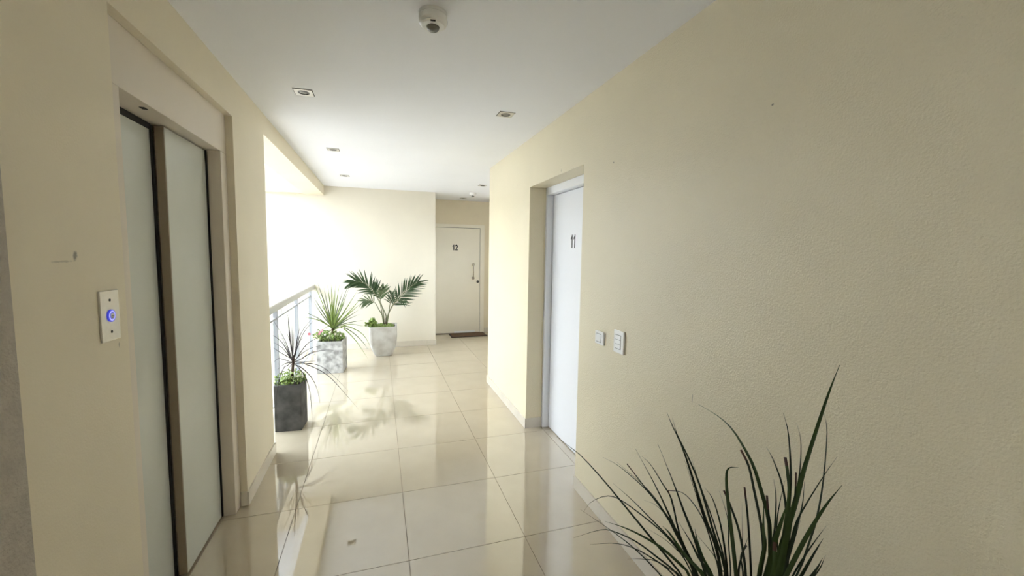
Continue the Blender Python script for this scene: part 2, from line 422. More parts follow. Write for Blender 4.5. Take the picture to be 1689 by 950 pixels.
# ------------------------------------------------------------------ door 12
d2 = thing('door_2', 'cream door numbered 12 with bar handle at the end of the passage', 'door', (1.42, YD, 0), kind='structure')
fy = YD-0.018
MB().box(1.868, 1.948, fy, YD, 0, 2.098).build('door_frame_post', 'doorcream', d2, bevel=0.002)
MB().box(0.896, 0.972, fy, YD, 0, 2.098).build('door_frame_post', 'doorcream', d2, bevel=0.002)
MB().box(0.972, 1.868, fy, YD, 2.036, 2.098).build('door_frame_head', 'doorcream', d2, bevel=0.002)
MB().box(0.978, 1.862, YD-0.008, YD-0.001, 0.012, 2.030).build('door_leaf', 'doorcream', d2, bevel=0.002)
MB().box(0.972, 1.868, YD-0.0015, YD, 0, 2.036).build('shadow_gap', 'black', d2)
mt = Matrix(((1, 0, 0, at((745.3, 408), 1, YD-0.008).x), (0, 0, -1, YD-0.008), (0, 1, 0, at((750, 412.8), 1, YD-0.008).z), (0, 0, 0, 1)))
numerals('12', d2, at((750, 403.5), 1, YD-0.008).z-at((750, 412.8), 1, YD-0.008).z, at((755.5, 408), 1, YD).x-at((745.3, 408), 1, YD).x, mt)
hd = MB()
ht, hb = at((781, 436), 1, YD-0.04), at((781, 459), 1, YD-0.04)
hd.tube([(ht.x, YD-0.05, ht.z+0.012), (ht.x, YD-0.05, hb.z-0.012)], 0.010, 10)
ho = hd.build('handle', 'chrome', d2, smooth=True, label='chrome bar handle')
for z in (ht.z, hb.z):
    MB().lathe(ht.x, 0, [(0.030, YD-0.009), (0.030, YD-0.014), (0.012, YD-0.018), (0.012, YD-0.052)], 16, 'y', cz=z).build('handle_mount', 'chrome', ho, smooth=False)
ky = at((788, 464.5), 1, YD-0.01)
MB().lathe(ky.x, 0, [(0.027, YD-0.009), (0.027, YD-0.013), (0.010, YD-0.014), (0.010, YD-0.018)], 18, 'y', cz=ky.z).build('keyhole_plate', 'darkmetal', d2, label='dark round lock plate')
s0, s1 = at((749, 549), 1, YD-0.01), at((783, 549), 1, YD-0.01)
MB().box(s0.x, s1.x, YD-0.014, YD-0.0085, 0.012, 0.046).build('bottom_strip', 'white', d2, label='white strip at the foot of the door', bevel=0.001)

# doormat
dm = thing('doormat', 'dark brown doormat on the floor in front of door 12', 'doormat', (1.62, 7.56, 0))
MB().box(1.25, 1.93, 7.42, 7.79, 0.0002, 0.012).build('border', 'matedge', dm, bevel=0.003)
MB().box(1.275, 1.905, 7.445, 7.765, 0.012, 0.017).build('coir_pad', 'mat', dm, bevel=0.002)

# ------------------------------------------------------------------ lift
XFm = -0.825
lf = thing('elevator_door', 'elevator entrance with two grey-green sliding panels and cream frame', 'elevator', (-0.88, 2.22, 0))
MB().box(-1.0, XFm, YE2, 1.768, 0, 2.105).build('frame_jamb', 'liftframe', lf, bevel=0.002)
MB().box(-0.888, XFm, 2.698, YE1, 0, 2.105).build('frame_jamb', 'liftframe', lf, bevel=0.002)
hdr = MB().box(-1.0, XFm, YE2, YE1, 2.106, ZL).build('header', 'liftframe', lf, bevel=0.002)
MB().box(-0.868, -0.850, 1.985, 2.012, 2.1035, 2.1055).build('lock_slot', 'black', hdr)
p = MB().box(-0.930, -0.895, 2.246, 2.735, 0.008, 2.100).build('door_panel', 'liftpanel', lf, bevel=0.0015)
MB().box(-0.930, -0.8965, 2.240, 2.246, 0.008, 2.100).build('panel_edge', 'liftedge', p)
MB().box(-0.975, -0.942, 1.772, 2.275, 0.008, 2.088).build('door_panel', 'liftpanel', lf, bevel=0.0015)
MB().box(-0.9435, -0.9340, 2.226, 2.2395, 0.008, 2.100).build('gap_shade', 'black', lf)  # black strips stand in for the shade in the gaps around the panels
MB().box(-0.8945, -0.8882, 2.686, 2.699, 0.008, 2.100).build('gap_shade', 'black', lf)
MB().box(-0.9435, -0.9380, 1.770, 2.232, 2.080, 2.1055).build('gap_shade', 'black', lf)
MB().box(-1.045, -1.000, YE2+0.01, YE1-0.01, 0.0, 2.30).build('shaft_backing', 'black', lf)
MB().box(-0.999, -0.885, 1.77, 2.74, 0.0003, 0.0045).build('sill', 'liftedge', lf)

# call plate
cp = thing('elevator_call_plate', 'brushed steel elevator call plate with blue lit round button', 'call button', (XL, 1.556, 1.361))
pl = MB().box(XL, XL+0.006, 1.511, 1.601, 1.285, 1.438).build('plate', 'steel', cp, bevel=0.001)
for z in (1.409, 1.312):
    MB().lathe(0, 1.556, [(0.0045, XL+0.0055), (0.0045, XL+0.0068)], 12, 'x', cz=z).build('screw', 'black', cp)
bt = MB().lathe(0, 1.556, [(0.0190, XL+0.005), (0.0190, XL+0.009), (0.0180, XL+0.0098)], 32, 'x', cz=1.361).build('button_ring', 'blue', cp, label='blue lit ring')
MB().lathe(0, 1.556, [(0.0155, XL+0.0096), (0.0150, XL+0.0102)], 32, 'x', cz=1.361).build('light_ring', 'bluepale', bt)
MB().lathe(0, 1.556, [(0.0115, XL+0.0100), (0.0110, XL+0.0106)], 28, 'x', cz=1.361).build('button_rim', 'blue', bt)
MB().lathe(0, 1.556, [(0.0088, XL+0.0104), (0.0082, XL+0.0114)], 24, 'x', cz=1.361).build('button_cap', 'plastic', bt)
MB().box(XL+0.0110, XL+0.0117, 1.5490, 1.5630, 1.3600, 1.3622).build('button_mark', 'darkmetal', bt)

# ------------------------------------------------------------------ wall switches
def switch(name, label, y0, y1, z0, z1, keys, matname):
    t = thing(name, label, 'switch', (XR, (y0+y1)/2, (z0+z1)/2))
    MB().box(XR-0.011, XR, y0, y1, z0, z1).build('plate', matname, t, bevel=0.003)
    iy0, iy1 = y0+(y1-y0)*0.27, y1-(y1-y0)*0.20; iz0, iz1 = z0+(z1-z0)*0.20, z1-(z1-z0)*0.20
    MB().box(XR-0.0118, XR-0.0105, iy0-0.002, iy1+0.002, iz0-0.002, iz1+0.002).build('recess', 'lens', t)
    hh = (iz1-iz0)/keys
    for k in range(keys):
        q = MB(); za, zb_ = iz0+k*hh+0.0008, iz0+(k+1)*hh-0.0008
        q.quadbox([(XR-0.011, iy0, za), (XR-0.011, iy1, za), (XR-0.011, iy1, zb_), (XR-0.011, iy0, zb_),
                   (XR-0.0145, iy0+0.001, za+0.001), (XR-0.0145, iy1-0.001, za+0.001), (XR-0.0128, iy1-0.001, zb_-0.001), (XR-0.0128, iy0+0.001, zb_-0.001)])
        q.build('rocker', 'plastic', t)
    return t
switch('bell_switch', 'small square white wall switch closer to door 11', 2.066, 2.162, 1.042, 1.119, 1, 'plastic')
switch('light_switch', 'taller ivory wall switch plate farther from door 11', 1.862, 1.957, 1.037, 1.160, 3, 'plastic')

# ------------------------------------------------------------------ ceiling fittings
def downlight(x, y, label):
    t = thing('downlight', label, 'ceiling light', (x, y, H), group='square recessed downlights')
    h = 0.052; q = 0.034
    m = MB(); z0, z1 = H-0.004, H
    n = 24; i0 = 0
    ring = [(q*math.cos(2*math.pi*k/n), q*math.sin(2*math.pi*k/n)) for k in range(n)]
    def sq(u, v):
        s = h/max(abs(u), abs(v)); return (u*s, v*s)
    for z in (z0, z1):
        for u, v in ring: m.v.append((x+u, y+v, z))
        for u, v in ring:
            a_, b_ = sq(u, v); m.v.append((x+a_, y+b_, z))
    for k in range(n):
        k2 = (k+1) % n
        m.f.append((k, k2, n+k2, n+k)); m.f.append((n+k, n+k2, 3*n+k2, 3*n+k)); m.f.append((k2, k, 2*n+k, 2*n+k2)); m.mi += [0, 0, 0]
    m.build('square_plate', 'steel', t)
    m = MB()
    prof = [(0.033, H-0.0005), (0.033, H-0.006), (0.027, H-0.006), (0.025, H-0.0008)]
    m.lathe(x, y, prof, 24).build('tilt_ring', 'darkmetal', t)
    MB().box(x-0.056, x+0.056, y-0.056, y+0.056, H-0.0012, H-0.0001).build('shadow_gap', 'black', t)
    MB().lathe(x, y, [(0.024, H-0.0030), (0.018, H-0.0045), (0.006, H-0.0050)], 20).build('lamp', 'lens', t)
    return t
downlight(-0.435, 2.924, 'square recessed downlight nearest the elevator')
downlight(0.863, 2.875, 'square recessed downlight in front of door 11, near the right wall')
downlight(-0.414, 4.437, 'square recessed downlight beside the beam, midway along the opening')
downlight(-0.417, 5.902, 'square recessed downlight beside the beam, closest to the bright far wall')
downlight(1.449, 5.949, 'square recessed downlight in the passage, just past the right wall corner')
downlight(1.461, 7.471, 'square recessed downlight directly above door 12')

def sensor(x, y, label, sc=1.0):
    t = thing('motion_sensor', label, 'motion sensor', (x, y, H), group='round ceiling motion sensors')
    r = 0.058*sc
    MB().lathe(x, y, [(r, H), (r, H-0.012*sc), (r*0.985, H-0.0135*sc)], 64).build('base', 'plastic', t, smooth=False)
    hs = MB().lathe(x, y, [(r*0.97, H-0.0135*sc), (r, H-0.017*sc), (r, H-0.036*sc), (r*0.93, H-0.046*sc), (r*0.80, H-0.052*sc), (r*0.5, H-0.054*sc)], 64).build('housing', 'plastic', t)
    prof = [(r*0.46, H-0.052*sc)]+[(r*0.46*math.cos(u*0.3), H-0.054*sc-0.020*sc*math.sin(u*0.3)) for u in range(1, 6)]
    MB().lathe(x, y, prof, 24).build('lens', 'lens', t, smooth=True)
    dx, dy = -x, -y; l = math.hypot(dx, dy); dx /= l; dy /= l
    px, py = x+dx*r*0.80, y+dy*r*0.80
    q = MB(); ux, uy = -dy, dx
    pts = []
    for z, e in ((H-0.0545*sc, 0.0045), (H-0.049*sc, 0.0045)):
        for s1_, s2_ in ((-1, -1), (1, -1), (1, 1), (-1, 1)):
            pts.append((px+ux*0.010*sc*s1_+dx*0.002*s2_, py+uy*0.010*sc*s1_+dy*0.002*s2_, z))
    q.quadbox(pts).build('indicator_slot', 'black', hs)
    MB().box(x+r*0.97, x+r*1.012, y-0.004, y+0.006, H-0.036*sc, H-0.022*sc).build('side_slot', 'black', hs)
sensor(0.222, 1.797, 'large round white motion sensor on the ceiling near the camera')
sensor(1.477, 6.728, 'small round white motion sensor on the ceiling before door 12', 0.95)

# ------------------------------------------------------------------ railing
RX = -0.985
rl = thing('balcony_railing', 'white balcony railing with clear glass panels along the opening', 'railing', (RX, 5.2, 0))
MB().box(RX-0.035, RX+0.035, YO+0.002, YF-0.002, 0.965, 1.045).build('handrail', 'rail', rl, bevel=0.018)
posts = [3.50, 4.55, 5.62, 6.70]
for y in posts:
    p = MB().box(RX-0.022, RX+0.022, y-0.008, y+0.008, 0.006, 0.965).build('post', 'railbar', rl, bevel=0.002)
    MB().box(RX-0.045, RX+0.045, y-0.035, y+0.035, 0.0003, 0.007).build('base_plate', 'rail', p)
for y0, y1 in zip(posts, posts[1:]):
    g = MB().box(RX-0.004, RX+0.004, y0+0.03, y1-0.03, 0.07, 0.88).build('glass_panel', 'glass', rl)
    MB().box(RX-0.009, RX+0.009, y0+0.008, y1-0.008, 0.880, 0.896).build('top_bar', 'railbar', rl)
    MB().box(RX-0.009, RX+0.009, y0+0.008, y1-0.008, 0.055, 0.071).build('bottom_bar', 'railbar', rl)
    for f in (0.25, 0.75):
        yy = y0+(y1-y0)*f
        MB().box(RX-0.006, RX+0.006, yy-0.004, yy+0.004, 0.896, 0.966).build('spacer', 'steel', rl)

# ------------------------------------------------------------------ pots
def pot_mesh(mb, cx, cy, rot, levels, inner, n=None):
    """levels: (half width, half depth, z, corner radius) from bottom to rim, then inner levels back down"""
    cr, sr = math.cos(rot), math.sin(rot)
    rings = []
    for hw, hd_, z, rad in levels+inner:
        ring = []
        for sx, sy, a0 in ((1, 1, 0), (-1, 1, 90), (-1, -1, 180), (1, -1, 270)):
            for k in range(4):
                t = math.radians(a0+k*30)
                x = sx*(hw-rad)+rad*math.cos(t); y = sy*(hd_-rad)+rad*math.sin(t)
                ring.append((cx+x*cr-y*sr, cy+x*sr+y*cr, z))
        rings.append(ring)
    i = len(mb.v); n = 16
    for r_ in rings: mb.v += r_
    for j in range(len(rings)-1):
        for k in range(n):
            k2 = (k+1) % n; mb.f.append((i+j*n+k, i+j*n+k2, i+(j+1)*n+k2, i+(j+1)*n+k)); mb.mi.append(0)
    mb.f.append(tuple(i+k for k in range(n))[::-1]); mb.f.append(tuple(i+(len(rings)-1)*n+k for k in range(n))); mb.mi += [0, 0]
    return mb
def planter(name, label, mat, cx, cy, rot, levels, wall, soil_drop):
    t = thing(name, label, 'planter', (cx, cy, 0))
    hw, hd_, zt_, rad = levels[-1]
    inner = [(hw-wall, hd_-wall, zt_, max(rad-wall*0.5, 0.003)), (hw-wall-0.004, hd_-wall-0.004, zt_-soil_drop-0.02, max(rad-wall*0.5, 0.003))]
    pot_mesh(MB(), cx, cy, rot, levels, inner).build('pot', mat, t)
    hw2, hd2 = hw-wall-0.001, hd_-wall-0.001
    pot_mesh(MB(), cx, cy, rot, [(hw2, hd2, zt_-soil_drop-0.015, 0.004), (hw2, hd2, zt_-soil_drop, 0.004)], [(hw2*0.5, hd2*0.5, zt_-soil_drop+0.008, 0.004)]).build('soil', 'soil', t)
    return t
P1 = (-0.758, 3.972); P2 = (-0.600, 5.758); P3 = (0.050, 6.47); P4 = (1.015, 0.86)
planter('concrete_planter', 'charcoal concrete planter nearest the elevator, holding the dark spiky plant', 'pot1', *P1, math.radians(-4),
        [(0.104, 0.104, 0.0003, 0.004), (0.106, 0.106, 0.004, 0.004), (0.106, 0.106, 0.408, 0.004)], 0.014, 0.02)
planter('concrete_planter', 'blotched grey square concrete planter holding the green spiky plant and flowers', 'pot2', *P2, math.radians(-5),
        [(0.154, 0.154, 0.0003, 0.005), (0.156, 0.156, 0.005, 0.005), (0.156, 0.156, 0.412, 0.005)], 0.016, 0.02)
planter('concrete_planter', 'rounded tapering grey concrete planter holding the palm', 'pot3', *P3, math.radians(-3),
        [(0.115, 0.115, 0.0003, 0.04), (0.122, 0.122, 0.008, 0.04), (0.142, 0.142, 0.05, 0.045), (0.172, 0.172, 0.12, 0.05), (0.190, 0.190, 0.19, 0.05),
         (0.198, 0.198, 0.27, 0.045), (0.199, 0.199, 0.36, 0.04), (0.198, 0.198, 0.445, 0.035), (0.194, 0.194, 0.452, 0.035)], 0.022, 0.025)
planter('concrete_planter', 'planter standing by the right wall under the large grassy plant', 'pot1', *P4, 0,
        [(0.150, 0.150, 0.0003, 0.01), (0.165, 0.165, 0.02, 0.01), (0.180, 0.180, 0.34, 0.01)], 0.015, 0.02)

# ------------------------------------------------------------------ foreground grass plant (traced blade by blade)
FG = thing('grassy_plant', 'large dark green grassy plant with long arching blades by the right wall', 'plant', (P4[0], P4[1], 0.325))
# (pixels from base to tip, x of the blade near its base, x at its tip, width)
B = [
 ([(1125, 950), (1110, 930), (1086, 901), (1061, 871), (1024, 826), (994, 790), (960, 753), (940, 737), (918, 720)], 0.98, 0.80, 8),
 ([(1136, 947), (1125, 933), (1091, 903), (1058, 883), (1027, 869), (998, 860)], 0.97, 0.84, 10),
 ([(1117, 947), (1083, 918), (1049, 893), (1014, 877), (990, 874), (946, 887)], 0.96, 0.82, 6),
 ([(1108, 945), (1083, 925), (1048, 905), (1014, 896), (973, 898)], 0.98, 0.86, 5),
 ([(1090, 949), (1048, 906), (1007, 874), (957, 840)], 0.95, 0.85, 5),
 ([(1120, 948), (1108, 940), (1081, 925), (1060, 922), (1035, 922)], 0.98, 0.90, 4),
 ([(1134, 930), (1108, 894), (1083, 869), (1049, 842), (1021, 823), (1000, 818), (975, 828), (962, 845)], 0.99, 0.86, 5),
 ([(1142, 935), (1108, 891), (1075, 857), (1041, 823), (1011, 797)], 1.0, 0.92, 6),
 ([(1139, 930), (1118, 884), (1091, 839), (1066, 808), (1041, 785), (1017, 766), (994, 754)], 1.0, 0.95, 5),
 ([(1145, 941), (1122, 891), (1088, 832), (1058, 797), (1017, 762)], 1.0, 0.94, 5),
 ([(1148, 940), (1134, 911), (1108, 861), (1061, 800), (1034, 765)], 1.01, 0.97, 6),
 ([(1142, 938), (1125, 898), (1102, 845), (1080, 799), (1048, 740)], 1.0, 0.95, 8),
 ([(1150, 945), (1122, 884), (1108, 824), (1093, 798), (1073, 766), (1058, 752)], 1.02, 1.02, 6),
 ([(1164, 947), (1145, 886), (1127, 840), (1112, 799), (1085, 732)], 0.99, 0.97, 9),
 ([(1190, 948), (1180, 898), (1164, 857), (1145, 796), (1125, 736), (1108, 700), (1100, 680)], 1.02, 1.08, 9),
 ([(1196, 942), (1175, 870), (1154, 799), (1133, 749), (1117, 716), (1109, 689)], 1.0, 1.04, 7),
 ([(1188, 948), (1180, 920), (1164, 866), (1145, 832), (1125, 812), (1102, 809)], 1.03, 1.16, 5),
 ([(1145, 930), (1134, 920), (1125, 894), (1108, 827), (1102, 809)], 1.0, 0.98, 6),
 ([(1160, 945), (1150, 936), (1125, 915), (1096, 889), (1064, 870)], 1.02, 1.0, 4),
 ([(1195, 946), (1190, 940), (1176, 914), (1146, 878)], 0.98, 0.95, 4),
 ([(1186, 945), (1172, 890), (1159, 849), (1140, 791), (1128, 756)], 1.03, 1.10, 4),
 ([(1198, 946), (1180, 870), (1154, 798), (1140, 754)], 1.03, 1.10, 5),
 ([(1200, 946), (1190, 872), (1176, 824), (1162, 804)], 1.0, 1.05, 6),
 ([(1205, 946), (1202, 900), (1200, 854), (1186, 809)], 1.04, 1.12, 4),
 ([(1156, 946), (1140, 925), (1118, 888), (1098, 850), (1080, 832), (1062, 825)], 1.04, 1.10, 4),
 ([(1214, 949), (1208, 890), (1202, 840), (1198, 790), (1202, 772), (1218, 771)], 0.98, 0.97, 10),
 ([(1230, 949), (1220, 880), (1204, 832), (1194, 809)], 1.0, 1.0, 8),
 ([(1239, 949), (1234, 860), (1228, 803)], 0.97, 0.95, 7),
 ([(1292, 900), (1297, 850), (1290, 800), (1276, 760), (1264, 737)], 1.03, 1.10, 6),
 ([(1268, 949), (1270, 900), (1268, 856), (1254, 804), (1243, 769), (1226, 736), (1207, 707), (1184, 686), (1152, 667)], 1.02, 1.20, 10),
 ([(1254, 949), (1259, 912), (1256, 870), (1244, 810), (1235, 769), (1222, 742)], 1.0, 1.05, 9),
 ([(1278, 949), (1290, 900), (1306, 850), (1318, 808), (1328, 769), (1356, 681), (1372, 635), (1385, 602)], 0.99, 1.19, 13),
 ([(1280, 945), (1286, 920), (1298, 860), (1303, 810), (1304, 769), (1300, 713), (1292, 681)], 1.02, 1.12, 8),
 ([(1284, 945), (1290, 900), (1301, 820), (1299, 780), (1295, 754)], 1.0, 1.02, 10),
 ([(1294, 930), (1310, 830), (1319, 780), (1321, 728), (1314, 698)], 1.06, 1.20, 4),
 ([(1314, 948), (1334, 896), (1348, 850), (1358, 790), (1364, 713), (1359, 681)], 1.04, 1.19, 5),
 ([(1292, 945), (1294, 940), (1310, 872), (1326, 838), (1358, 786), (1381, 753)], 1.05, 1.17, 5),
 ([(1296, 949), (1330, 884), (1360, 836), (1389, 800)], 0.98, 1.02, 11),
 ([(1308, 949), (1328, 916), (1346, 890), (1363, 867)], 1.05, 1.15, 4),
 ([(1322, 949), (1342, 914), (1358, 888)], 1.02, 1.08, 7),
 ([(1339, 949), (1357, 920)], 1.03, 1.08, 7),
 ([(1344, 949), (1362, 915)], 1.05, 1.12, 4),
 ([(1294, 949), (1302, 910), (1322, 840), (1327, 794)], 1.02, 1.10, 6),
 ([(1290, 949), (1306, 904), (1320, 858)], 1.04, 1.10, 6),
 ([(1272, 940), (1274, 900), (1278, 870), (1280, 820), (1276, 790)], 1.0, 1.02, 6),
 ([(1282, 945), (1281, 870), (1286, 830), (1295, 792)], 1.04, 1.12, 4),
 ([(1286, 949), (1294, 900), (1310, 830), (1313, 779)], 1.02, 1.06, 6),
 ([(1272, 949), (1270, 880), (1265, 817)], 0.99, 1.0, 8),
 ([(1252, 949), (1261, 900), (1259, 870), (1260, 820)], 0.97, 0.97, 11),
 ([(1230, 949), (1225, 900), (1224, 829)], 1.02, 1.06, 3),
 ([(1218, 949), (1224, 916), (1234, 885)], 0.98, 0.97, 6),
 ([(1274, 949), (1278, 894)], 0.96, 0.96, 13),
 ([(1284, 949), (1296, 890), (1306, 848), (1312, 822)], 0.96, 0.97, 14),
 ([(1264, 949), (1276, 900), (1290, 856), (1296, 836)], 0.95, 0.96, 13),
 ([(1226, 949), (1222, 920), (1228, 905), (1232, 900)], 0.96, 0.95, 6),
 ([(1160, 949), (1130, 915), (1105, 880), (1093, 868)], 0.96, 0.94, 12),
 ([(1170, 949), (1150, 915), (1140, 895), (1120, 862)], 0.97, 0.97, 8),
 ([(1175, 949), (1160, 920), (1150, 890), (1146, 872)], 0.98, 0.98, 10),
]
BLUNT = {(1194, 809), (1228, 803), (1265, 817), (1313, 779), (1278, 894), (1034, 765), (1102, 809), (1222, 742), (1295, 754), (1232, 900)}
for px, xb, xt, wd in B:
    n = len(px); P = []
    xb += random.uniform(-0.02, 0.02)
    for k, q in enumerate(px):
        u = k/(n-1); P.append(at(q, 0, xb+(xt-xb)*u))
    left = px[0][0] < 1210
    root = Vector((P4[0]+random.uniform(-0.05, 0.03), P4[1]+(0.07 if left else -0.02)+random.uniform(-0.03, 0.03), 0.325))
    P = [root, root.lerp(P[0], 0.55)+Vector((0, 0, 0.02))] + P
    P = [Vector((min(p.x, 1.225), p.y, p.z)) for p in P]
    pts = smooth_pts(P, 22)
    blunt = px[-1] in BLUNT
    prof = (lambda u: 1.0) if False else (lambda u: (0.7+0.3*min(1, u*3))*max(0.10, 1-max(0, u-0.45)**1.6*2.6))
    if blunt: prof = lambda u: 0.9-0.25*u
    nrm = Vector((-0.85+random.uniform(-.3, .3), -0.65+random.uniform(-.4, .4), 0.25))
    MB().strip(pts, wd*0.00105, nrm, 0.35, prof, 0, 1 if blunt else None).build(
        'leaf', ['leaf_fg2' if wd >= 10 else 'leaf_fg', 'leaf_tip'], FG, smooth=True)

# ------------------------------------------------------------------ spiky plants
def spiky(root, crown, yc, leaves, matf, width, extra=0, exlen=0.3, exup=(0.1, 1.4)):
    for px, dy in leaves:
        n = len(px); P = [crown+Vector((random.uniform(-.008, .008), random.uniform(-.008, .008), random.uniform(-0.02, 0.02)))]
        for k, q in enumerate(px):
            P.append(at(q, 1, yc+dy*(k+1)/n))
        if n == 1:
            mid = P[0].lerp(P[1], 0.5); mid.z += 0.03*(P[1]-P[0]).length
            P.insert(1, mid)
        pts = smooth_pts(P, 12)
        MB().strip(pts, width*random.uniform(0.85, 1.15), (random.uniform(-.4, .4), -1, 0.5), 0.3).build('leaf', matf(), root, smooth=True)
    for k in range(extra):
        az = random.uniform(0, 2*math.pi); el = random.uniform(*exup); l = exlen*random.uniform(0.7, 1.1)
        d = Vector((math.cos(az)*math.cos(el), math.sin(az)*math.cos(el), math.sin(el)))
        P = [crown, crown+d*l*0.5, crown+d*l+Vector((0, 0, -0.10*l*math.cos(el)))]
        pts = smooth_pts(P, 9)
        MB().strip(pts, width, Vector((0, -1, 0.5)), 0.3).build('leaf', matf(), root, smooth=True)

DR = thing('dracaena', 'dark purple spiky dracaena in the charcoal planter', 'plant', (P1[0], P1[1], 0.385))
crown = at((483.5, 597), 1, P1[1])
tb = Vector((P1[0], P1[1], 0.385))
MB().tube([tb, tb.lerp(crown, 0.5)+Vector((0.004, 0, 0)), crown, at((483.5, 586), 1, P1[1])], [0.012, 0.011, 0.013, 0.006], 8).build('trunk', 'bark', DR, smooth=True)
LD = [([(470, 561), (447.5, 523)], -.05), ([(466, 566), (446, 550)], .08), ([(467, 575), (450, 564)], -.10), ([(465, 583), (447, 571)], .02),
      ([(468, 593), (458, 592), (449, 600)], .1), ([(470, 600), (456, 611)], -.1), ([(479, 560), (477, 529)], .05), ([(477, 550), (474.5, 512)], -.06),
      ([(482, 560), (482, 525)], .08), ([(484, 570), (484.5, 540)], -.04), ([(495.6, 552), (515, 524.6)], .06), ([(499, 552), (523, 522)], -.06),
      ([(492, 568), (504, 552)], .10), ([(507, 567), (532, 554)], -.05), ([(507, 577), (536, 568)], .08),
      ([(504, 601), (524, 609), (544, 622), (566, 645.5), (592, 676)], -.12), ([(503, 599), (524, 602), (543, 613.5), (575, 645)], .05),
      ([(493, 604), (504, 612), (516, 626), (524, 645), (528, 665)], .10), ([(492, 606), (503, 620), (511, 645), (514, 675), (515, 704)], -.15),
      ([(476, 602), (468, 607), (460, 629), (455.5, 667), (456, 712)], -.28), ([(497, 592), (514, 582), (540, 577), (563, 580)], .2),
      ([(486, 612), (492, 622)], .2), ([(489, 575), (503, 560)], .3), ([(478, 605), (472, 614), (466, 628)], .2), ([(474, 575), (460, 548)], .25),
      ([(490, 560), (497, 530)], .2), ([(480, 570), (470, 540)], -.2), ([(496, 597), (515, 596), (526, 596)], -.2)]
spiky(DR, crown, P1[1], LD, lambda: 'leaf_drac', 0.0085)

CO = thing('cordyline', 'green spiky cordyline with upright narrow leaves in the blotched planter', 'plant', (P2[0], P2[1], 0.39))
crown2 = at((549, 543), 1, P2[1])
tb = Vector((crown2.x, P2[1], 0.39))
MB().tube([tb, crown2, at((551, 530), 1, P2[1])], [0.017, 0.019, 0.008], 8).build('trunk', 'bark', CO, smooth=True)
LC = [([(533, 503), (515, 461)], .0), ([(536, 503), (522, 460)], -.1), ([(531, 519), (514, 492)], .1), ([(541, 508), (534, 473)], -.1), ([(545, 505), (540, 468)], .1),
      ([(548, 504), (545.6, 463)], -.05), ([(551, 505), (553.7, 467)], .08), ([(554, 506), (560, 468)], -.08), ([(562, 504), (576, 467)], 0.05), ([(563, 508), (577, 472)], -.15),
      ([(569, 512), (589.5, 480)], -.1), ([(573, 518), (599, 487.6)], .1), ([(572, 521), (597.5, 498)], -.15), ([(571, 525), (592, 511)], .12), ([(570, 529), (593, 518)], -.12),
      ([(572, 533), (600, 528)], .1), ([(575, 535), (603, 538.5)], -.1), ([(525, 525), (500, 513.5)], .1), ([(525, 528), (500, 522.5)], -.1), ([(531, 512), (515, 487)], .2),
      ([(543, 538), (530, 545)], -.2), ([(565, 538), (580.5, 541), (600, 553), (614, 578)], -.12), ([(562, 540), (572, 546), (589, 564.5), (607, 592)], -.2),
      ([(566, 540), (584, 550), (600, 566), (607, 577)], .05), ([(540, 515), (530, 480)], .25), ([(556, 512), (566, 478)], .25), ([(558, 515), (570, 492)], -.25), ([(546, 515), (549, 480)], -.25), ([(541, 520), (527, 500)], -.25), ([(560, 524), (582, 505)], .25)]
spiky(CO, crown2, P2[1], LC, lambda: random.choice(['leaf_cord', 'leaf_cord', 'leaf_cord2']), 0.0165, extra=7, exlen=0.42, exup=(0.8, 1.5))

# ------------------------------------------------------------------ palm
PA = thing('potted_palm', 'small feathery palm with spreading fronds in the rounded planter', 'palm', (P3[0], P3[1], 0.42))
def frond(path, ydepth, start, nleaf, length, matn, spread=(1.1, 0.5), width=0.022, droop=0.15, side_bias=1.0, wide=False):
    """path: pixels from base to tip; leaflets begin at fraction start"""
    n = len(path)
    P = [at(q, 1, P3[1]+ydepth*k/(n-1)) for k, q in enumerate(path)]
    P[0].y = P3[1]
    pts = smooth_pts(P, 26)
    rad = [0.0085*(1-u/25)+0.0015 for u in range(26)]
    fr = MB().tube(pts, rad, 6).build('frond', 'stem', PA, smooth=True)
    cnt = nleaf
    for k in range(cnt):
        u = start+(1-start)*(k+0.5)/cnt; i = min(int(u*25), 24)
        base = pts[i].lerp(pts[i+1], u*25-i); t = (pts[i+1]-pts[i]).normalized()
        ref = Vector((0.15, -1, 0.25)).normalized()
        sd = t.cross(ref).normalized()
        v = (u-start)/(1-start)
        l = length*(0.55+0.9*math.sin(math.pi*min(0.95, 0.22+0.68*v)))*random.uniform(0.9, 1.08)
        for s_ in (-1, 1):
            ang = spread[0]+(spread[1]-spread[0])*v+random.uniform(-.08, .08)
            out = (t*math.cos(ang)+sd*s_*math.sin(ang)+ref*random.uniform(-.15, .35)).normalized()
            ll = l*(side_bias if s_ > 0 else 1.0)
            q = [base, base+out*ll*0.5+Vector((0, 0, -droop*ll*0.12)), base+out*ll+Vector((0, 0, -droop*ll*(0.4 if s_ > 0 else 0.9)))]
            nr = (ref+Vector((random.uniform(-.3, .3), 0, random.uniform(-.3, .3)))).normalized()
            MB().strip(smooth_pts(q, 7), width*random.uniform(.85, 1.1), nr, 0.3,
                       lambda z: max(0.06, min(1, 0.35+z*3.0)*(1-z**2.5))).build('leaflet', matn, fr, smooth=True)
frond([(636.5, 537), (637, 522), (629, 504), (622, 491), (615, 480), (605, 469), (592, 464.5), (580, 466)], -0.10, 0.50, 18, 0.165, 'leaf_palm', (0.95, 0.3), 0.026)
frond([(637.5, 537), (639, 522), (648, 504), (660.5, 489), (675, 475), (690, 464)], 0.05, 0.40, 20, 0.195, 'leaf_palm', (1.05, 0.35), 0.022)
frond([(633, 537), (631, 522), (624.7, 510), (618.4, 499.5), (610, 495.5), (600, 497.5)], -0.12, 0.62, 7, 0.110, 'leaf_palm2', (1.0, 0.4), 0.022, 0.3)
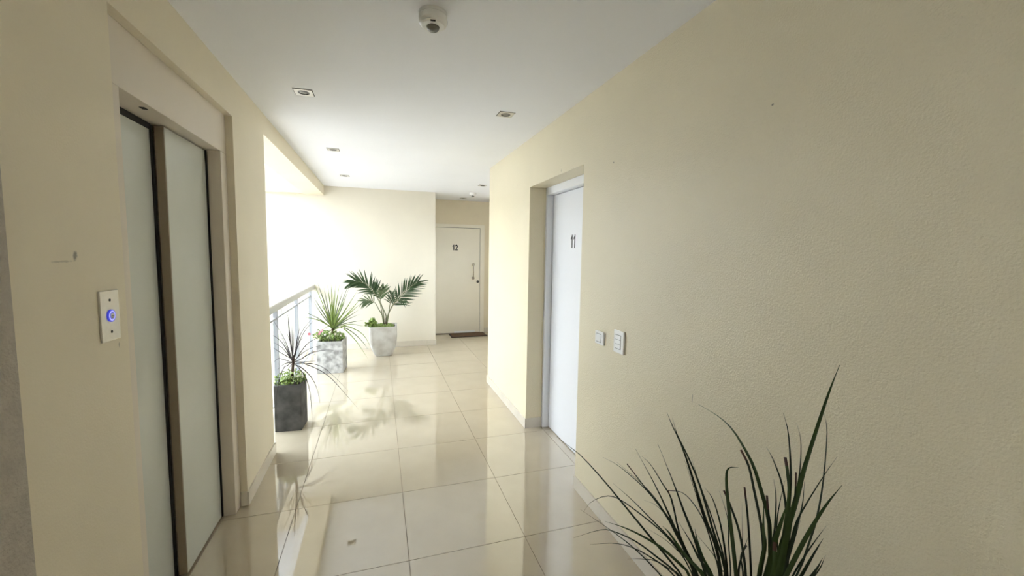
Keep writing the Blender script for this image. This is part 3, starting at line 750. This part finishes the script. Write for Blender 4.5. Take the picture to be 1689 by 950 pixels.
frond([(634, 537), (632, 515), (628, 497), (629, 486), (633, 475)], -0.06, 0.55, 8, 0.120, 'leaf_palm2', (0.9, 0.3), 0.024)
frond([(633, 537), (630, 518), (627, 500), (623, 484), (620, 470)], 0.12, 0.6, 6, 0.130, 'leaf_palm', (0.9, 0.2), 0.021)
frond([(638, 537), (641, 517), (643, 503), (645, 494), (646, 484)], -0.10, 0.55, 7, 0.115, 'leaf_palm', (1.0, 0.4), 0.018)
frond([(637, 537), (642, 515), (650, 500), (660, 495), (668, 498)], -0.16, 0.62, 5, 0.08, 'leaf_palm', (0.9, 0.4), 0.013, 0.6)
MB().tube([(at((637, 541), 1, P3[1])), (at((637, 524), 1, P3[1]))], [0.020, 0.012], 8).build('trunk', 'bark', PA, smooth=True)

# ------------------------------------------------------------------ herbs and flowers in the pots
def foliage(mb, cx, cy, z, rx, ry, hgt, n, size, spill=0.0, mats=2):
    for k in range(n):
        a_ = random.uniform(0, 2*math.pi); r = math.sqrt(random.random())
        x, y = cx+rx*r*math.cos(a_), cy+ry*r*math.sin(a_)
        hh = hgt*(0.25+0.75*random.random())*(1-0.45*r*r)
        p = Vector((x, y, z+hh)); d = Vector((random.uniform(-1, 1), random.uniform(-1, 1), random.uniform(-.2, 1))).normalized()
        s_ = size*random.uniform(0.6, 1.3)
        if k % 3 == 0:
            mb.tube([(x*0.9+cx*0.1, y*0.9+cy*0.1, z-0.004), p], 0.0012, 3, mi=1)
        e = d.orthogonal().normalized()*s_*0.35
        i = len(mb.v); mb.v += [tuple(p-d*s_*.5), tuple(p+e), tuple(p+d*s_*.6), tuple(p-e)]
        mb.f += [(i, i+1, i+2, i+3)]; mb.mi.append(random.choice((0, 0, 1)))
    return mb
h1 = foliage(MB(), P1[0], P1[1], 0.385, 0.13, 0.11, 0.14, 420, 0.017).build('herb_foliage', ['herb', 'herb2'])
tag(h1, 'low feathery green herb around the dark dracaena in the charcoal planter', 'herb', kind='stuff')
FLW = thing('flowering_plant', 'pink and white flowering bedding plant around the green cordyline', 'flowers', (P2[0], P2[1], 0.392))
foliage(foliage(MB(), P2[0], P2[1], 0.392, 0.165, 0.14, 0.15, 460, 0.024), P2[0]-0.13, P2[1]-0.04, 0.43, 0.09, 0.08, 0.13, 160, 0.024).build('foliage', ['herb2', 'herb'], FLW, kind='stuff')
def flower(p, col, r):
    m = MB(); n = Vector((random.uniform(-.5, .5), -0.8, random.uniform(0.2, 0.8))).normalized(); u = n.orthogonal().normalized(); v = n.cross(u)
    for k in range(5):
        t = 2*math.pi*k/5; c_ = Vector(p)
        d = u*math.cos(t)+v*math.sin(t); e = n.cross(d)
        i = len(m.v); m.v += [tuple(c_), tuple(c_+d*r*.6+e*r*.42+n*r*.1), tuple(c_+d*r+n*r*.05), tuple(c_+d*r*.6-e*r*.42+n*r*.1)]
        m.f.append((i, i+1, i+2, i+3)); m.mi.append(0)
    f = m.build('flower', col, FLW)
    c_ = Vector(p)+n*r*0.12
    MB().tube([c_-n*r*.1, c_+n*r*.12], r*0.22, 6).build('flower_heart', 'yellow', f)
for q, col, r in [((510, 551), 'pink', .022), ((528, 548), 'pink', .02), ((531, 545), 'pink', .018), ((526, 551), 'pink', .015), ((522, 543), 'petal', .018), ((517, 549), 'petal', .018),
                  ((539, 542), 'petal', .018), ((544, 549), 'petal', .016), ((536, 552), 'petal', .016), ((557, 545), 'petal', .018), ((560, 539), 'petal', .016), ((564, 547), 'petal', .018),
                  ((562, 553), 'petal', .014), ((553, 551), 'petal', .016), ((541, 556), 'petal', .013), ((515, 555), 'petal', .014), ((521, 555), 'petal', .013), ((566, 541), 'petal', .013)]:
    flower(at(q, 1, P2[1]-random.uniform(0.10, 0.15)), col, r)
h3 = MB()
foliage(h3, P3[0], P3[1], 0.425, 0.165, 0.165, 0.045, 700, 0.020)
foliage(h3, P3[0]-0.15, P3[1]-0.12, 0.43, 0.06, 0.06, 0.16, 260, 0.032)
foliage(h3, P3[0]-0.21, P3[1]-0.13, 0.46, 0.07, 0.04, 0.08, 90, 0.026)
h3 = h3.build('herb_foliage', ['herb', 'herb2'])
tag(h3, 'low bright green herb spilling over the left rim of the rounded planter', 'herb', kind='stuff')
rebase(h1, (P1[0], P1[1], 0.385)); rebase(h3, (P3[0], P3[1], 0.42))

# scuffs and specks on the painted walls
add_marks(MAT['wall_l'], [((XL, 1.432, 1.545), (0.02, 0.012, 0.016), 0.45), ((XL, 1.385, 1.53), (0.02, 0.05, 0.004), 0.75), ((XL, 1.60, 1.262), (0.02, 0.004, 0.012), 0.6)])
add_marks(MAT['wall_r'], [((XR, 1.071, 2.07), (0.02, 0.006, 0.005), 0.3), ((XR, at((1012, 268), 0, XR).y, at((1012, 268), 0, XR).z), (0.02, 0.008, 0.006), 0.4),
                          ((XR, at((926, 281), 0, XR).y, at((926, 281), 0, XR).z), (0.02, 0.008, 0.014), 0.6), ((XR, at((1142, 657), 0, XR).y, at((1142, 657), 0, XR).z), (0.02, 0.004, 0.030), 0.7)])
